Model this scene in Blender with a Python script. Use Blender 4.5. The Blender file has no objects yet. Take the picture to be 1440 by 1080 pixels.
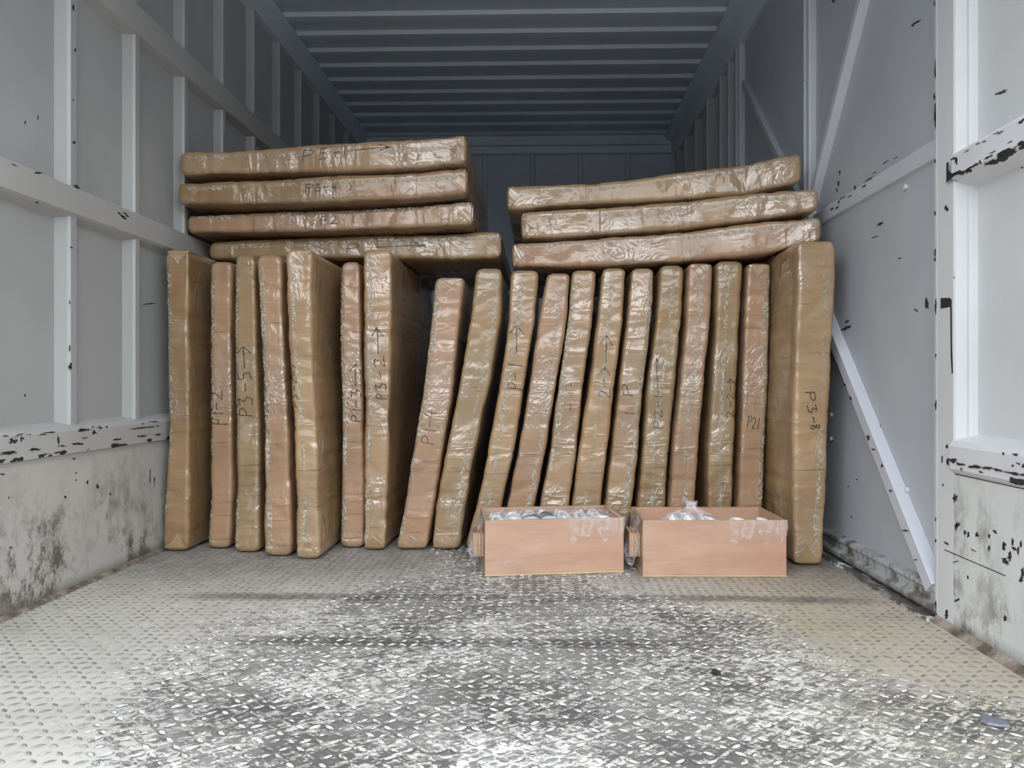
import bpy, bmesh, math, random
from mathutils import Vector, noise, Matrix

C = bpy.context.scene.collection
S = bpy.context.scene
# ------------------------------------------------------------------ camera
F = 1040.0
YAW = math.radians(1.4)
CX, CY = 737.0, 540.0
EYE = Vector((0, 0, .596))
cd = bpy.data.cameras.new('camera'); cam = bpy.data.objects.new('camera', cd); C.objects.link(cam)
cd.sensor_width = 36; cd.lens = 36 * F / 1440; cd.shift_x = -(CX - 720) / 1440
cd.clip_start = .05
cam.location = EYE; cam.rotation_euler = (math.pi / 2, 0, YAW)
S.camera = cam
# ------------------------------------------------------------------ sky
w = bpy.data.worlds.new('overcast_sky'); S.world = w; w.use_nodes = True
wn = w.node_tree.nodes; wl = w.node_tree.links; wn.clear()
tc = wn.new('ShaderNodeTexCoord'); sp = wn.new('ShaderNodeSeparateXYZ'); wl.new(tc.outputs['Generated'], sp.inputs[0])
rp = wn.new('ShaderNodeValToRGB'); mp = wn.new('ShaderNodeMapRange')
mp.inputs['From Min'].default_value = -1; mp.inputs['From Max'].default_value = 1
wl.new(sp.outputs['Z'], mp.inputs['Value']); wl.new(mp.outputs[0], rp.inputs['Fac'])
e = rp.color_ramp.elements
e[0].position = 0; e[0].color = (.42, .42, .41, 1)
e[1].position = .49; e[1].color = (.32, .32, .32, 1)
x = e.new(.55); x.color = (.26, .28, .29, 1)
x = e.new(.60); x.color = (2.0, 2.07, 2.14, 1)
x = e.new(.75); x.color = (2.0, 2.1, 2.2, 1)
x = e.new(1.0); x.color = (1.1, 1.25, 1.45, 1)
bg = wn.new('ShaderNodeBackground'); wo = wn.new('ShaderNodeOutputWorld')
wl.new(rp.outputs[0], bg.inputs[0]); bg.inputs[1].default_value = 1.0
wl.new(bg.outputs[0], wo.inputs[0])
S.view_settings.view_transform = 'Standard'; S.view_settings.look = 'None'
S.view_settings.gamma = 1; S.view_settings.use_curve_mapping = False
S.view_settings.exposure = 1.2


# ------------------------------------------------------------------ helpers
def ray(px, py):
    a = (px - CX) / F; b = (CY - py) / F
    return Vector((a * math.cos(YAW) - math.sin(YAW), a * math.sin(YAW) + math.cos(YAW), b))


def at_y(px, py, Y):
    d = ray(px, py); return EYE + d * (Y / d.y)


def at_x(px, py, X):
    d = ray(px, py); return EYE + d * (X / d.x)


def at_z(px, py, Z=0):
    d = ray(px, py); return EYE + d * ((Z - EYE.z) / d.z)


class NT:
    def __init__(s, name):
        s.m = bpy.data.materials.new(name); s.m.use_nodes = True
        s.t = s.m.node_tree; s.t.nodes.clear()
        s.out = s.n('ShaderNodeOutputMaterial'); s.b = s.n('ShaderNodeBsdfPrincipled')
        s.t.links.new(s.b.outputs[0], s.out.inputs[0])

    def n(s, ty, **k):
        o = s.t.nodes.new(ty)
        for a, v in k.items(): setattr(o, a, v)
        return o

    def put(s, sock, v):
        if isinstance(v, bpy.types.NodeSocket): s.t.links.new(v, sock)
        elif isinstance(v, (tuple, list)) and len(v) == 3 and sock.type == 'RGBA': sock.default_value = (*v, 1)
        else: sock.default_value = v

    def math(s, op, a, b=0.0, c=None, clamp=False):
        o = s.n('ShaderNodeMath', operation=op); o.use_clamp = clamp
        s.put(o.inputs[0], a); s.put(o.inputs[1], b)
        if c is not None: s.put(o.inputs[2], c)
        return o.outputs[0]

    def mix(s, f, a, b, mode='MIX'):
        o = s.n('ShaderNodeMix', data_type='RGBA', blend_type=mode)
        s.put(o.inputs[0], f); s.put(o.inputs[6], a); s.put(o.inputs[7], b); return o.outputs[2]

    def coord(s, which='Object', scale=(1, 1, 1), rot=0):
        o = s.n('ShaderNodeTexCoord'); m = s.n('ShaderNodeMapping', vector_type='TEXTURE' if rot else 'POINT')
        if rot: scale = tuple(1 / q for q in scale); m.inputs['Rotation'].default_value = (0, 0, rot)
        s.t.links.new(o.outputs[which], m.inputs[0]); m.inputs['Scale'].default_value = scale
        return m.outputs[0]

    def noise(s, vec, scale, detail=4, rough=.55, dist=0):
        o = s.n('ShaderNodeTexNoise'); s.put(o.inputs['Vector'], vec)
        o.inputs['Scale'].default_value = scale; o.inputs['Detail'].default_value = detail
        o.inputs['Roughness'].default_value = rough; o.inputs['Distortion'].default_value = dist
        return o.outputs['Fac']

    def rng(s, v, a, b, c=0.0, d=1.0):
        o = s.n('ShaderNodeMapRange'); o.clamp = True; o.interpolation_type = 'SMOOTHSTEP'
        s.put(o.inputs[0], v); o.inputs[1].default_value = a; o.inputs[2].default_value = b
        o.inputs[3].default_value = c; o.inputs[4].default_value = d
        return o.outputs[0]

    def sep(s, v):
        o = s.n('ShaderNodeSeparateXYZ'); s.put(o.inputs[0], v); return o.outputs

    def bump(s, h, strength=1.0, dist=.01, nrm=None):
        o = s.n('ShaderNodeBump'); o.inputs['Strength'].default_value = strength
        o.inputs['Distance'].default_value = dist; s.put(o.inputs['Height'], h)
        if nrm is not None: s.put(o.inputs['Normal'], nrm)
        return o.outputs[0]


def lin(r, g, b):
    f = lambda c: (c / 255 / 12.92) if c / 255 <= .04045 else ((c / 255 + .055) / 1.055) ** 2.4
    return (f(r), f(g), f(b))


# ------------------------------------------------------------------ materials
def paint(name, col, chips=.70, grime=.0, rough=.45, dirtcol=(.13, .115, .09), stain=.25, edges=()):
    t = NT(name); co = t.coord('Object')
    big = t.noise(co, 1.7, 5, .6)
    c = t.mix(t.rng(big, .35, .7), tuple(v * .93 for v in col), tuple(min(1, v * 1.05) for v in col))
    # broad faint soiling with a shape of its own
    st = t.rng(t.noise(t.coord('Object', (1, 1, .5)), 5.5, 8, .7), .60, .78)
    c = t.mix(t.math('MULTIPLY', st, stain), c, tuple(v * .45 for v in (.9, .85, .72)))
    if grime > 0:
        z = t.sep(co)[2]
        low = t.rng(z, .0, .42, 1.0, .12)
        gn = t.rng(t.noise(t.coord('Object', (1, 1, .6)), 13, 10, .80), .44, .62)
        gb = t.rng(t.noise(co, 2.6, 4, .6), .36, .60)
        g = t.math('MULTIPLY', t.math('MULTIPLY', t.math('MULTIPLY', gn, low), grime), gb, clamp=True)
        c = t.mix(g, c, dirtcol)
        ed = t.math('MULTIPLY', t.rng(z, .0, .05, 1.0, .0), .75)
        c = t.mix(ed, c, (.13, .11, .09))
    ch = t.noise(t.coord('Object', (1, .55, 1)), 22, 7, .62)
    pk = t.noise(co, 3.1, 3, .5)
    cv = t.math('ADD', ch, t.math('MULTIPLY', t.math('SUBTRACT', pk, .5), .35))
    for (zc, hw, up) in edges:      # knocks collect along the exposed arrises
        cv = t.math('ADD', cv, t.rng(t.math('ABSOLUTE', t.math('SUBTRACT', t.sep(co)[2], zc)), hw, hw * .3, 0, up))
    cm = t.rng(cv, chips, chips + .012)
    c = t.mix(cm, c, (.022, .022, .026))
    t.put(t.b.inputs['Base Color'], c)
    t.put(t.b.inputs['Roughness'], t.math('ADD', rough, t.math('MULTIPLY', cm, .25)))
    h = t.math('ADD', t.math('MULTIPLY', t.noise(co, 2.2, 2, .5), .9), t.math('MULTIPLY', cm, -.06))
    t.put(t.b.inputs['Normal'], t.bump(h, .5, .02))
    return t.m


M = {}
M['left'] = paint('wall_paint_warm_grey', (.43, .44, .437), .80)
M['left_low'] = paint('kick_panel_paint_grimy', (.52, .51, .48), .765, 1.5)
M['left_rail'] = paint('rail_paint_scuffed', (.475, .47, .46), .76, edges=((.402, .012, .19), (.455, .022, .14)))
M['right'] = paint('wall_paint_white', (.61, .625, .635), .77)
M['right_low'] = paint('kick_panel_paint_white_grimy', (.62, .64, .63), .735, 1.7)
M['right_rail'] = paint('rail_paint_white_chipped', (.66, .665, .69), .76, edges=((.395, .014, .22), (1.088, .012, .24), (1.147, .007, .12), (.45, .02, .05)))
M['door'] = paint('door_paint_blue_grey', (.43, .455, .495), .79)
M['door_trim'] = paint('door_brace_paint', (.54, .56, .61), .745)
M['door_low'] = paint('door_bottom_rail_paint_shaded', (.43, .45, .47), .71, 1.6)  # shadow along the rail is painted in through the grime mask
M['ceiling'] = paint('ceiling_paint_blue_grey', (.62, .70, .79), .95, stain=.1)
M['back'] = paint('bulkhead_paint_blue_grey', (.56, .63, .73), .95, stain=.1)
t = NT('bare_steel_chip'); t.put(t.b.inputs['Base Color'], (.02, .02, .024)); t.put(t.b.inputs['Roughness'], .6); M['chip'] = t.m
t = NT('painted_daylight_white'); t.put(t.b.inputs['Base Color'], (.9, .92, .93)); t.put(t.b.inputs['Roughness'], .4); M['slit'] = t.m  # white standing in for daylight at the door gap
t = NT('rusty_sill_edge'); co = t.coord('Object')
t.put(t.b.inputs['Base Color'], t.mix(t.rng(t.noise(co, 14, 8, .7), .4, .62), (.12, .095, .075), (.36, .31, .26))); t.put(t.b.inputs['Roughness'], .7); M['rust'] = t.m


t = NT('chipped_sill_paint'); co = t.coord('Object', (1, .35, 1)); nz = t.noise(co, 38, 8, .75)
t.put(t.b.inputs['Base Color'], t.mix(t.rng(nz, .50, .53), (.10, .095, .09), t.mix(t.rng(t.noise(co, 9, 3), .45, .6), (.33, .31, .28), (.80, .80, .78)))); t.put(t.b.inputs['Roughness'], .6); M['sill'] = t.m


def floor_mat(name, tread):
    t = NT(name); co = t.coord('Object'); s = t.sep(co); X, Y = s[0], s[1]
    wob = t.noise(co, 1.3, 3, .5)
    xw = t.math('ADD', X, t.math('MULTIPLY', t.math('SUBTRACT', wob, .5), 1.3))
    # the rubbed track down the middle widens towards the tail
    wide = t.rng(Y, 2.3, 1.25, 0, 1)
    centre = t.math('MULTIPLY', t.rng(t.math('ADD', xw, t.math('MULTIPLY', wide, .42)), -.62, -.25),
                    t.rng(t.math('SUBTRACT', xw, t.math('MULTIPLY', wide, .45)), .50, .15, 0, 1))
    # smeared scuffs of bright rubbed metal and dark oily dirt
    sm = t.noise(t.coord('Object', (1, 1.6, 1)), 30, 9, .78, 1.2)
    s1 = t.noise(t.coord('Object', (22, 95, 1), .62), 1.0, 6, .68, .6)
    s2 = t.noise(t.coord('Object', (22, 95, 1), -.62), 1.0, 6, .68, .6)
    sm = t.math('ADD', t.math('MULTIPLY', sm, .36), t.math('ADD', t.math('MULTIPLY', s1, .37), t.math('MULTIPLY', s2, .27)))
    md = t.noise(t.coord('Object', (1, 1.5, 1)), 3.2, 6, .62, .4)
    right = t.rng(X, .15, .75)
    base = t.mix(right, (.70, .665, .605), (.62, .55, .43))
    base = t.mix(t.math('MULTIPLY', t.rng(md, .42, .64), .38), base, (.46, .43, .385))
    dark = t.mix(t.rng(t.noise(co, 4, 3, .5), .4, .6), (.085, .081, .074), (.25, .238, .218))
    k = t.math('ADD', t.math('SUBTRACT', t.math('MULTIPLY', centre, .115), .02), t.math('MULTIPLY', t.math('SUBTRACT', md, .5), .20))
    m1 = t.rng(t.math('ADD', sm, k), .572, .592)
    c = t.mix(t.math('MULTIPLY', m1, .88), base, dark)
    c = t.mix(t.math('MULTIPLY', t.math('MULTIPLY', centre, .7), t.rng(t.math('ADD', sm, t.math('MULTIPLY', t.math('SUBTRACT', md, .5), .3)), .46, .43)), c, (.90, .875, .825))
    # cross bands: shadow of seams and dents painted into the plate's colour
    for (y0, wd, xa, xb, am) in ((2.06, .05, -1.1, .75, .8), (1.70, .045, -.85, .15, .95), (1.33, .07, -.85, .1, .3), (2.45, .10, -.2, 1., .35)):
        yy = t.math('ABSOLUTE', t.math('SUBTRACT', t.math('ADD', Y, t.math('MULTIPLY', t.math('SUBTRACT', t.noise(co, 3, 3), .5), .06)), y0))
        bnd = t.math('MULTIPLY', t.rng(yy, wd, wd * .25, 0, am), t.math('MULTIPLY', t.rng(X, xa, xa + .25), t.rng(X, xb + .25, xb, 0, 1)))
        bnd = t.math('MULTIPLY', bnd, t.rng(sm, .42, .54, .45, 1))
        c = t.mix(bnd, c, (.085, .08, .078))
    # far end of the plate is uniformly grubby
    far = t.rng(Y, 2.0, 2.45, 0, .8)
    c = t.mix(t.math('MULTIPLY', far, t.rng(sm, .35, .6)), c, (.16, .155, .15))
    # plastic dust patches, one pinkish, one yellowish
    c = t.mix(t.math('MULTIPLY', t.rng(t.noise(co, 2.1, 2), .58, .70), .30), c, (.55, .46, .44))
    c = t.mix(t.math('MULTIPLY', t.rng(t.noise(t.coord('Object', (1.2, 1, 2)), 1.7, 2), .56, .72), t.math('MULTIPLY', right, .35)), c, (.55, .49, .25))
    if tread == 2:
        sel = t.rng(t.math('ADD', centre, t.math('MULTIPLY', t.math('SUBTRACT', sm, .5), .8)), .2, .5)
        c = t.mix(t.math('MULTIPLY', t.math('ADD', .15, t.math('MULTIPLY', sel, .65)), t.rng(t.noise(co, 19, 4, .7), .40, .58, .10, .9)), c, (.085, .080, .072))
    elif tread:
        hi = t.mix(t.rng(t.noise(co, 27, 4, .75), .46, .58), (.26, .255, .245), (.88, .88, .86))
        lo = t.mix(t.rng(t.noise(co, 17, 3, .7), .35, .6, .25, .8), c, (.14, .135, .13))
        sel = t.rng(t.math('ADD', centre, t.math('MULTIPLY', t.math('SUBTRACT', sm, .5), .8)), .25, .5)
        c = t.mix(sel, lo, hi)
    t.put(t.b.inputs['Base Color'], c)
    t.put(t.b.inputs['Metallic'], .25 if tread == 1 else .12)
    t.put(t.b.inputs['Roughness'], t.rng(sm, .3, .7, .34, .6))
    t.put(t.b.inputs['Normal'], t.bump(t.noise(co, 60, 6, .7), .35, .004))
    return t.m


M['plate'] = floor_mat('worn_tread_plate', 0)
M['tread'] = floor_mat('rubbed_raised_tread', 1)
M['tread_shade'] = floor_mat('painted_shade_round_treads', 2)  # shadow around the lozenges, painted as a darker floor colour


def wrap_mat(name, col, seed, gloss=1.0):
    """kraft board under several turns of clear film; UV is in metres, v runs along the package"""
    t = NT(name); uv = t.n('ShaderNodeTexCoord').outputs['UV']

    def mp(sx, sy, off=0.0):
        m = t.n('ShaderNodeMapping'); t.put(m.inputs[0], uv); m.inputs['Scale'].default_value = (sx, sy, 1)
        m.inputs['Location'].default_value = (seed * 3.7 + off, seed * 1.3 + off, 0); return m.outputs[0]
    broad = t.noise(mp(1, 1), 3.0, 4, .6)
    c = t.mix(t.rng(broad, .35, .65), tuple(v * .86 for v in col), tuple(v * 1.12 for v in col))
    c = t.mix(t.math('MULTIPLY', t.rng(t.noise(mp(1, .6, 9), 5, 3), .52, .68), .40), c, tuple(a * b for a, b in zip(col, (1.0, 1.03, .84))))
    c = t.mix(t.math('MULTIPLY', t.rng(t.noise(mp(1, .8, 17), 4, 3), .55, .7), .45), c, tuple(a * b for a, b in zip(col, (1.08, .95, .93))))
    flute = t.noise(mp(2.5, 95), 1.0, 3, .6)
    c = t.mix(t.math('MULTIPLY', t.rng(flute, .48, .62), .16), c, tuple(v * .55 for v in col))
    # creases crossing the face, long wrinkles of loose film, slow waviness; heights in metres
    def ridge(n_, k, p=1.5):
        return t.math('POWER', t.math('SUBTRACT', 1.0, t.math('MULTIPLY', t.math('ABSOLUTE', t.math('SUBTRACT', n_, .5)), k, clamp=True)), p)
    crease = ridge(t.noise(mp(3.5, 19, 5), 1.0, 2, .5, .25), 7.0)
    wrinkle = ridge(t.noise(mp(13, 8, 3), 1.0, 3, .55, 1.4), 6.0)
    patch = t.rng(t.noise(mp(3.2, 2.6, 11), 1.6, 4, .6), .44, .62)
    pcr = t.rng(t.noise(mp(5, 7, 21), 1.0, 3, .6), .42, .58)
    h = t.math('ADD', t.math('MULTIPLY', t.math('MULTIPLY', crease, pcr), .0016), t.math('MULTIPLY', t.math('MULTIPLY', wrinkle, patch), .0018))
    h = t.math('ADD', h, t.math('MULTIPLY', t.noise(mp(6, 10, 1), 1.0, 2, .5), .0062))
    c = t.mix(t.math('MULTIPLY', t.math('MULTIPLY', wrinkle, patch), .16), c, (.60, .56, .48))
    dk = t.math('MULTIPLY', t.rng(t.noise(mp(3, 60, 31), 1.0, 2, .5, .5), .68, .71), .45)
    c = t.mix(dk, c, tuple(v * .30 for v in col))
    t.put(t.b.inputs['Base Color'], c)
    t.put(t.b.inputs['Roughness'], .5)
    t.put(t.b.inputs['Normal'], t.bump(h, .7, 1.0))
    t.put(t.b.inputs['Coat Weight'], t.math('ADD', .32, t.math('MULTIPLY', patch, .68 * gloss), clamp=True))
    t.b.inputs['Coat Roughness'].default_value = .07
    t.b.inputs['Coat IOR'].default_value = 1.9
    h2 = t.math('ADD', h, t.math('MULTIPLY', t.noise(mp(24, 40, 2), 1.0, 3, .6, .6), .0016))
    t.put(t.b.inputs['Coat Normal'], t.bump(h2, 1.0, 1.0))
    return t.m


def film_mat(name, alpha_dense, tint=(.93, .93, .92), rough=.12, dens=(.03, .5)):
    t = NT(name); co = t.coord('Object')
    wr = t.noise(co, 16, 3, .55, 1.0)
    line = t.math('POWER', t.math('SUBTRACT', 1.0, t.math('MULTIPLY', t.math('ABSOLUTE', t.math('SUBTRACT', wr, .5)), 7.0, clamp=True)), 2.0)
    t.put(t.b.inputs['Base Color'], tint); t.b.inputs['Roughness'].default_value = rough
    t.b.inputs['Specular IOR Level'].default_value = .9
    t.put(t.b.inputs['Alpha'], t.math('ADD', dens[0] + alpha_dense, t.math('MULTIPLY', line, dens[1]), clamp=True))
    t.put(t.b.inputs['Normal'], t.bump(wr, 1.0, .02))
    return t.m


TAPE = NT('clear_packing_tape'); t = TAPE
uvn = t.n('ShaderNodeTexCoord').outputs['UV']
mm = t.n('ShaderNodeMapping'); t.put(mm.inputs[0], uvn); mm.inputs['Scale'].default_value = (1, 1, 1)
zz = t.noise(mm.outputs[0], 90, 3, .6); pp = t.noise(mm.outputs[0], 7, 3, .6)
t.put(t.b.inputs['Base Color'], t.mix(t.rng(zz, .40, .62), (.36, .30, .19), (.66, .63, .52)))
t.b.inputs['Roughness'].default_value = .2; t.b.inputs['Specular IOR Level'].default_value = .9
t.put(t.b.inputs['Alpha'], t.math('MULTIPLY', t.rng(pp, .38, .60, .12, .75), t.rng(zz, .3, .6, .4, 1)))
t.put(t.b.inputs['Normal'], t.bump(zz, 1.0, .006)); M['tape'] = t.m
t = NT('black_marker_ink'); t.put(t.b.inputs['Base Color'], (.028, .024, .024)); t.b.inputs['Roughness'].default_value = .45; M['ink'] = t.m
M['film'] = film_mat('clear_stretch_film', .05, dens=(.02, .22))
M['bag'] = film_mat('clear_poly_bag', .12, (.86, .84, .90), dens=(.05, .35))
t = NT('white_glossy_plastic'); t.put(t.b.inputs['Base Color'], (.80, .81, .83)); t.b.inputs['Roughness'].default_value = .18; M['white'] = t.m
t = NT('dark_grey_rubber'); t.put(t.b.inputs['Base Color'], (.10, .14, .14)); t.b.inputs['Roughness'].default_value = .4; M['grey'] = t.m


def ply(name, col):
    t = NT(name); co = t.coord('Object', (1, 1, 6))
    g = t.noise(co, 5, 6, .6, .6); b = t.noise(t.coord('Object'), 4, 3)
    c = t.mix(t.rng(g, .3, .7), tuple(v * .86 for v in col), tuple(v * 1.1 for v in col))
    c = t.mix(t.math('MULTIPLY', t.rng(b, .42, .62), .5), c, tuple(a * k for a, k in zip(col, (1.0, .86, .80))))
    t.put(t.b.inputs['Base Color'], c); t.b.inputs['Roughness'].default_value = .38
    t.b.inputs['Coat Weight'].default_value = .5; t.b.inputs['Coat Roughness'].default_value = .25
    t.put(t.b.inputs['Normal'], t.bump(t.noise(t.coord('Object'), 5, 3), .4, .015))
    return t.m


M['ply'] = ply('pinkish_film_faced_plywood', lin(188, 153, 131))
M['ply_edge'] = ply('plywood_cut_edge', lin(200, 175, 135))


# ------------------------------------------------------------------ mesh helpers
def mesh_obj(name, verts, faces, mats, parent=None, smooth=False, midx=None, uvs=None):
    me = bpy.data.meshes.new(name); me.from_pydata([tuple(v) for v in verts], [], faces)
    for m in (mats if isinstance(mats, (list, tuple)) else [mats]): me.materials.append(m)
    if midx: me.polygons.foreach_set('material_index', midx)
    if uvs:
        ul = me.uv_layers.new(name='UVMap')
        for l in me.loops: ul.data[l.index].uv = uvs[l.vertex_index]
    if smooth: me.polygons.foreach_set('use_smooth', [True] * len(me.polygons))
    me.update()
    o = bpy.data.objects.new(name, me); C.objects.link(o)
    if parent: o.parent = parent
    return o


class MB:
    """collects solid shapes for ONE mesh"""
    def __init__(s): s.v = []; s.f = []; s.i = []

    def prism(s, prof, a0, a1, axis='y', mi=0):
        """profile polygon extruded along an axis; prof pairs are (x,z) for y, (x,y) for z, (y,z) for x"""
        n = len(prof); b = len(s.v)
        for a in (a0, a1):
            for p, q in prof:
                s.v.append({'y': (p, a, q), 'z': (p, q, a), 'x': (a, p, q)}[axis])
        for k in range(n):
            s.f.append((b + k, b + (k + 1) % n, b + n + (k + 1) % n, b + n + k)); s.i.append(mi)
        s.f.append(tuple(b + k for k in reversed(range(n)))); s.i.append(mi)
        s.f.append(tuple(b + n + k for k in range(n))); s.i.append(mi)

    def box(s, x0, x1, y0, y1, z0, z1, mi=0):
        s.prism([(x0, z0), (x1, z0), (x1, z1), (x0, z1)], y0, y1, 'y', mi)

    def poly(s, pts, nrm, th=.0012, mi=0):
        """thin raised or scraped patch on a surface"""
        b = len(s.v); n = len(pts)
        for p in pts: s.v.append(tuple(Vector(p)))
        for p in pts: s.v.append(tuple(Vector(p) + Vector(nrm) * th))
        for k in range(n):
            s.f.append((b + k, b + (k + 1) % n, b + n + (k + 1) % n, b + n + k)); s.i.append(mi)
        s.f.append(tuple(b + n + k for k in range(n))); s.i.append(mi)

    def bar(s, p0, p1, wd, th, nrm, mi=0):
        """flat bar from p0 to p1 lying on a surface of normal nrm, width wd, standing th proud"""
        p0 = Vector(p0); p1 = Vector(p1); n = Vector(nrm).normalized(); d = (p1 - p0).normalized(); sd = d.cross(n) * wd / 2
        b = len(s.v)
        for p in (p0, p1):
            for q in (-sd, sd, sd * .8 + n * th, -sd * .8 + n * th): s.v.append(tuple(p + q))
        for k in range(4):
            s.f.append((b + k, b + (k + 1) % 4, b + 4 + (k + 1) % 4, b + 4 + k)); s.i.append(mi)
        s.f.append((b + 3, b + 2, b + 1, b)); s.f.append((b + 4, b + 5, b + 6, b + 7)); s.i += [mi, mi]

    def build(s, name, mats, parent=None, bevel=0, smooth=False):
        o = mesh_obj(name, s.v, s.f, mats, parent, smooth, s.i)
        bm = bmesh.new(); bm.from_mesh(o.data); bmesh.ops.recalc_face_normals(bm, faces=bm.faces); bm.to_mesh(o.data); bm.free()
        if bevel:
            m = o.modifiers.new('bevel', 'BEVEL'); m.width = bevel; m.segments = 2; m.limit_method = 'ANGLE'
        return o


def struct(o): o['kind'] = 'structure'; return o


def empty(name, loc):
    o = bpy.data.objects.new(name, None); C.objects.link(o); o.location = loc; o.empty_display_size = .1
    return o


def tag(o, label, cat, group=None):
    o['label'] = label; o['category'] = cat
    if group: o['group'] = group
    return o


def reparent(o, root):
    o.parent = root; o.matrix_parent_inverse = Matrix.Translation(-root.location)


def chip(mb, px, py, X, wpx, hpx, nx, mi=1, slant=0.0, n=17, seed=0):
    """a flake of missing paint on the plane x = X, about wpx by hpx pixels"""
    r = random.Random(seed + int(px * 7 + py)); pts = []
    for k in range(n):
        a = 2 * math.pi * k / n; q = .35 + .8 * r.random()
        dx = math.cos(a) * wpx / 2 * q; dy = math.sin(a) * hpx / 2 * q + slant * dx
        pts.append(at_x(px + dx, py + dy, X + nx * .0004))
    mb.poly(pts, (nx, 0, 0), .0006, mi)


# ------------------------------------------------------------------ truck body
XL, XR, YB, ZT, Y0 = -1.358, .99, 5.65, 2.47, .75
SL = XL - .030
SR = XR + .046

# floor: steel plate with raised lozenges in a chequer of two directions
mb = MB(); mb.box(XL - .1, XR + .11, Y0 - .1, YB + .02, -.05, 0)
pitch = .0255; r = random.Random(3)
i = 0; xx = XL + .02
while xx < XR - .01:
    j = 0; yy = 1.02
    while yy < 2.72:
        a = math.radians((38 if (i + j) % 2 else -38 + 180) + r.uniform(-4, 4))
        ca, sa = math.cos(a), math.sin(a); L, W_, H = .0112, .0037, .0019 * (.75 + .4 * r.random())
        b = len(mb.v); sk = r.uniform(.3, 1.2)
        for kk in range(10):
            an = math.pi * 2 * kk / 10; p = L * 1.12 * math.cos(an) * r.uniform(.85, 1.15); q = W_ * 1.7 * math.sin(an) * r.uniform(.7, 1.3) + W_ * sk * (1 if ca < 0 else -1) * .8
            mb.v.append((xx + p * ca - q * sa, yy + p * sa + q * ca, .0001))
        mb.f.append(tuple(range(b, b + 10))); mb.i.append(2)  # flat patch that carries the lozenge's painted shadow
        b = len(mb.v)
        for (p, q, h) in ((-L, 0, 0), (-L * .5, -W_ * .8, 0), (0, -W_, 0), (L * .5, -W_ * .8, 0), (L, 0, 0), (L * .5, W_ * .8, 0), (0, W_, 0), (-L * .5, W_ * .8, 0),
                          (-L * .55, 0, H * .8), (0, -W_ * .35, H), (L * .55, 0, H * .8), (0, W_ * .35, H)):
            mb.v.append((xx + p * ca - q * sa, yy + p * sa + q * ca, h + .0003))
        for f in ((0, 1, 8), (1, 2, 9, 8), (2, 3, 10, 9), (3, 4, 10), (4, 5, 10), (5, 6, 11, 10), (6, 7, 8, 11), (7, 0, 8), (8, 9, 10, 11)):
            mb.f.append(tuple(b + k for k in f)); mb.i.append(1)
        j += 1; yy += pitch
    i += 1; xx += pitch
struct(mb.build('floor', [M['plate'], M['tread'], M['tread_shade']]))

# ceiling: crossways corrugated sheet
mb = MB(); prof = []; y = 3.745 - .2 * 16
while y < YB:
    prof += [(y - .10, ZT + .018), (y - .012, ZT + .018), (y, ZT), (y + .055, ZT), (y + .075, ZT + .018)]
    y += .2
prof = [(max(Y0 - .15, p), q) for p, q in prof] + [(YB, ZT + .018), (YB, ZT + .05), (Y0 - .15, ZT + .05)]
n = len(prof); b = 0
for X in (XL - .08, XR + .10):
    for p, q in prof: mb.v.append((X, p, q))
for k in range(n): mb.f.append((k, (k + 1) % n, n + (k + 1) % n, n + k)); mb.i.append(0)
struct(mb.build('ceiling', M['ceiling']))

# ---- left wall
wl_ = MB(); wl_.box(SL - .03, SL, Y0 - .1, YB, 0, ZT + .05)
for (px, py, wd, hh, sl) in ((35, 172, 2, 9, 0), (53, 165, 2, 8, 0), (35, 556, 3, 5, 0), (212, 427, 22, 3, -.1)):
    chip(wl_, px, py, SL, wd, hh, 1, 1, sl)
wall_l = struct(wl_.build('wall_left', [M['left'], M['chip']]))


def hat(X0, X1, yc, yw, side, z0, z1, name, mat, parent, chips=()):
    m = MB()
    m.prism([(X0, yc - yw * .5 - .034), (X0 + (X1 - X0) * .72, yc - yw * .5 - .005), (X1, yc - yw * .5), (X1, yc + yw * .5), (X0, yc + yw * .5 + .034)], z0, z1, 'z')
    for c in chips: chip(m, *c)
    return m.build(name, [mat, M['chip']], parent, .002)


P0 = 2.115
post_y = [P0 - 1.35, P0 - 1.01, P0 - .675, P0 - .34] + [P0 + .34 * k for k in range(11)]
for k, yc in enumerate(post_y):
    ch = []
    if abs(yc - P0) < .01:
        ch = [(103, 10, XL, 3, 9, 1), (106, 70, XL, 3, 6, 1), (103, 140, XL, 2, 4, 1), (104, 200, XL, 6, 4, 1), (107, 263, XL, 8, 6, 1, 1, .4), (100, 348, XL, 8, 2, 1), (99, 515, XL, 6, 9, 1), (98, 490, XL, 2, 14, 1), (98, 425, XL, 2, 8, 1)]
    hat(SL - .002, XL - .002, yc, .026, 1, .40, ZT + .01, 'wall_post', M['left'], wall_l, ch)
m = MB(); m.prism([(SL - .02, .0), (XL, 0), (XL, .405), (SL - .02, .405)], Y0 - .1, YB)
for c in ((104, 645, 8, 3), (107, 665, 3, 3), (107, 675, 3, 3), (92, 699, 5, 5), (3, 667, 9, 3), (137, 684, 4, 7), (433 / 3.177, 560 + 390 / 3.177, 3, 6), (123, 678, 4, 7), (155, 695, 3, 6), (15, 770, 8, 2), (12, 700, 2, 4), (211, 670, 2, 22), (217, 676, 2, 18)):
    chip(m, c[0], c[1], XL, c[2], c[3], 1)
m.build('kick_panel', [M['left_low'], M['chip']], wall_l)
m = MB(); m.prism([(SL - .01, .385), (XL + .002, .385), (XL + .002, .393), (XL + .012, .398), (XL + .014, .462), (XL + .006, .474), (SL - .01, .492)], Y0 - .1, YB)
r = random.Random(11)
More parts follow.
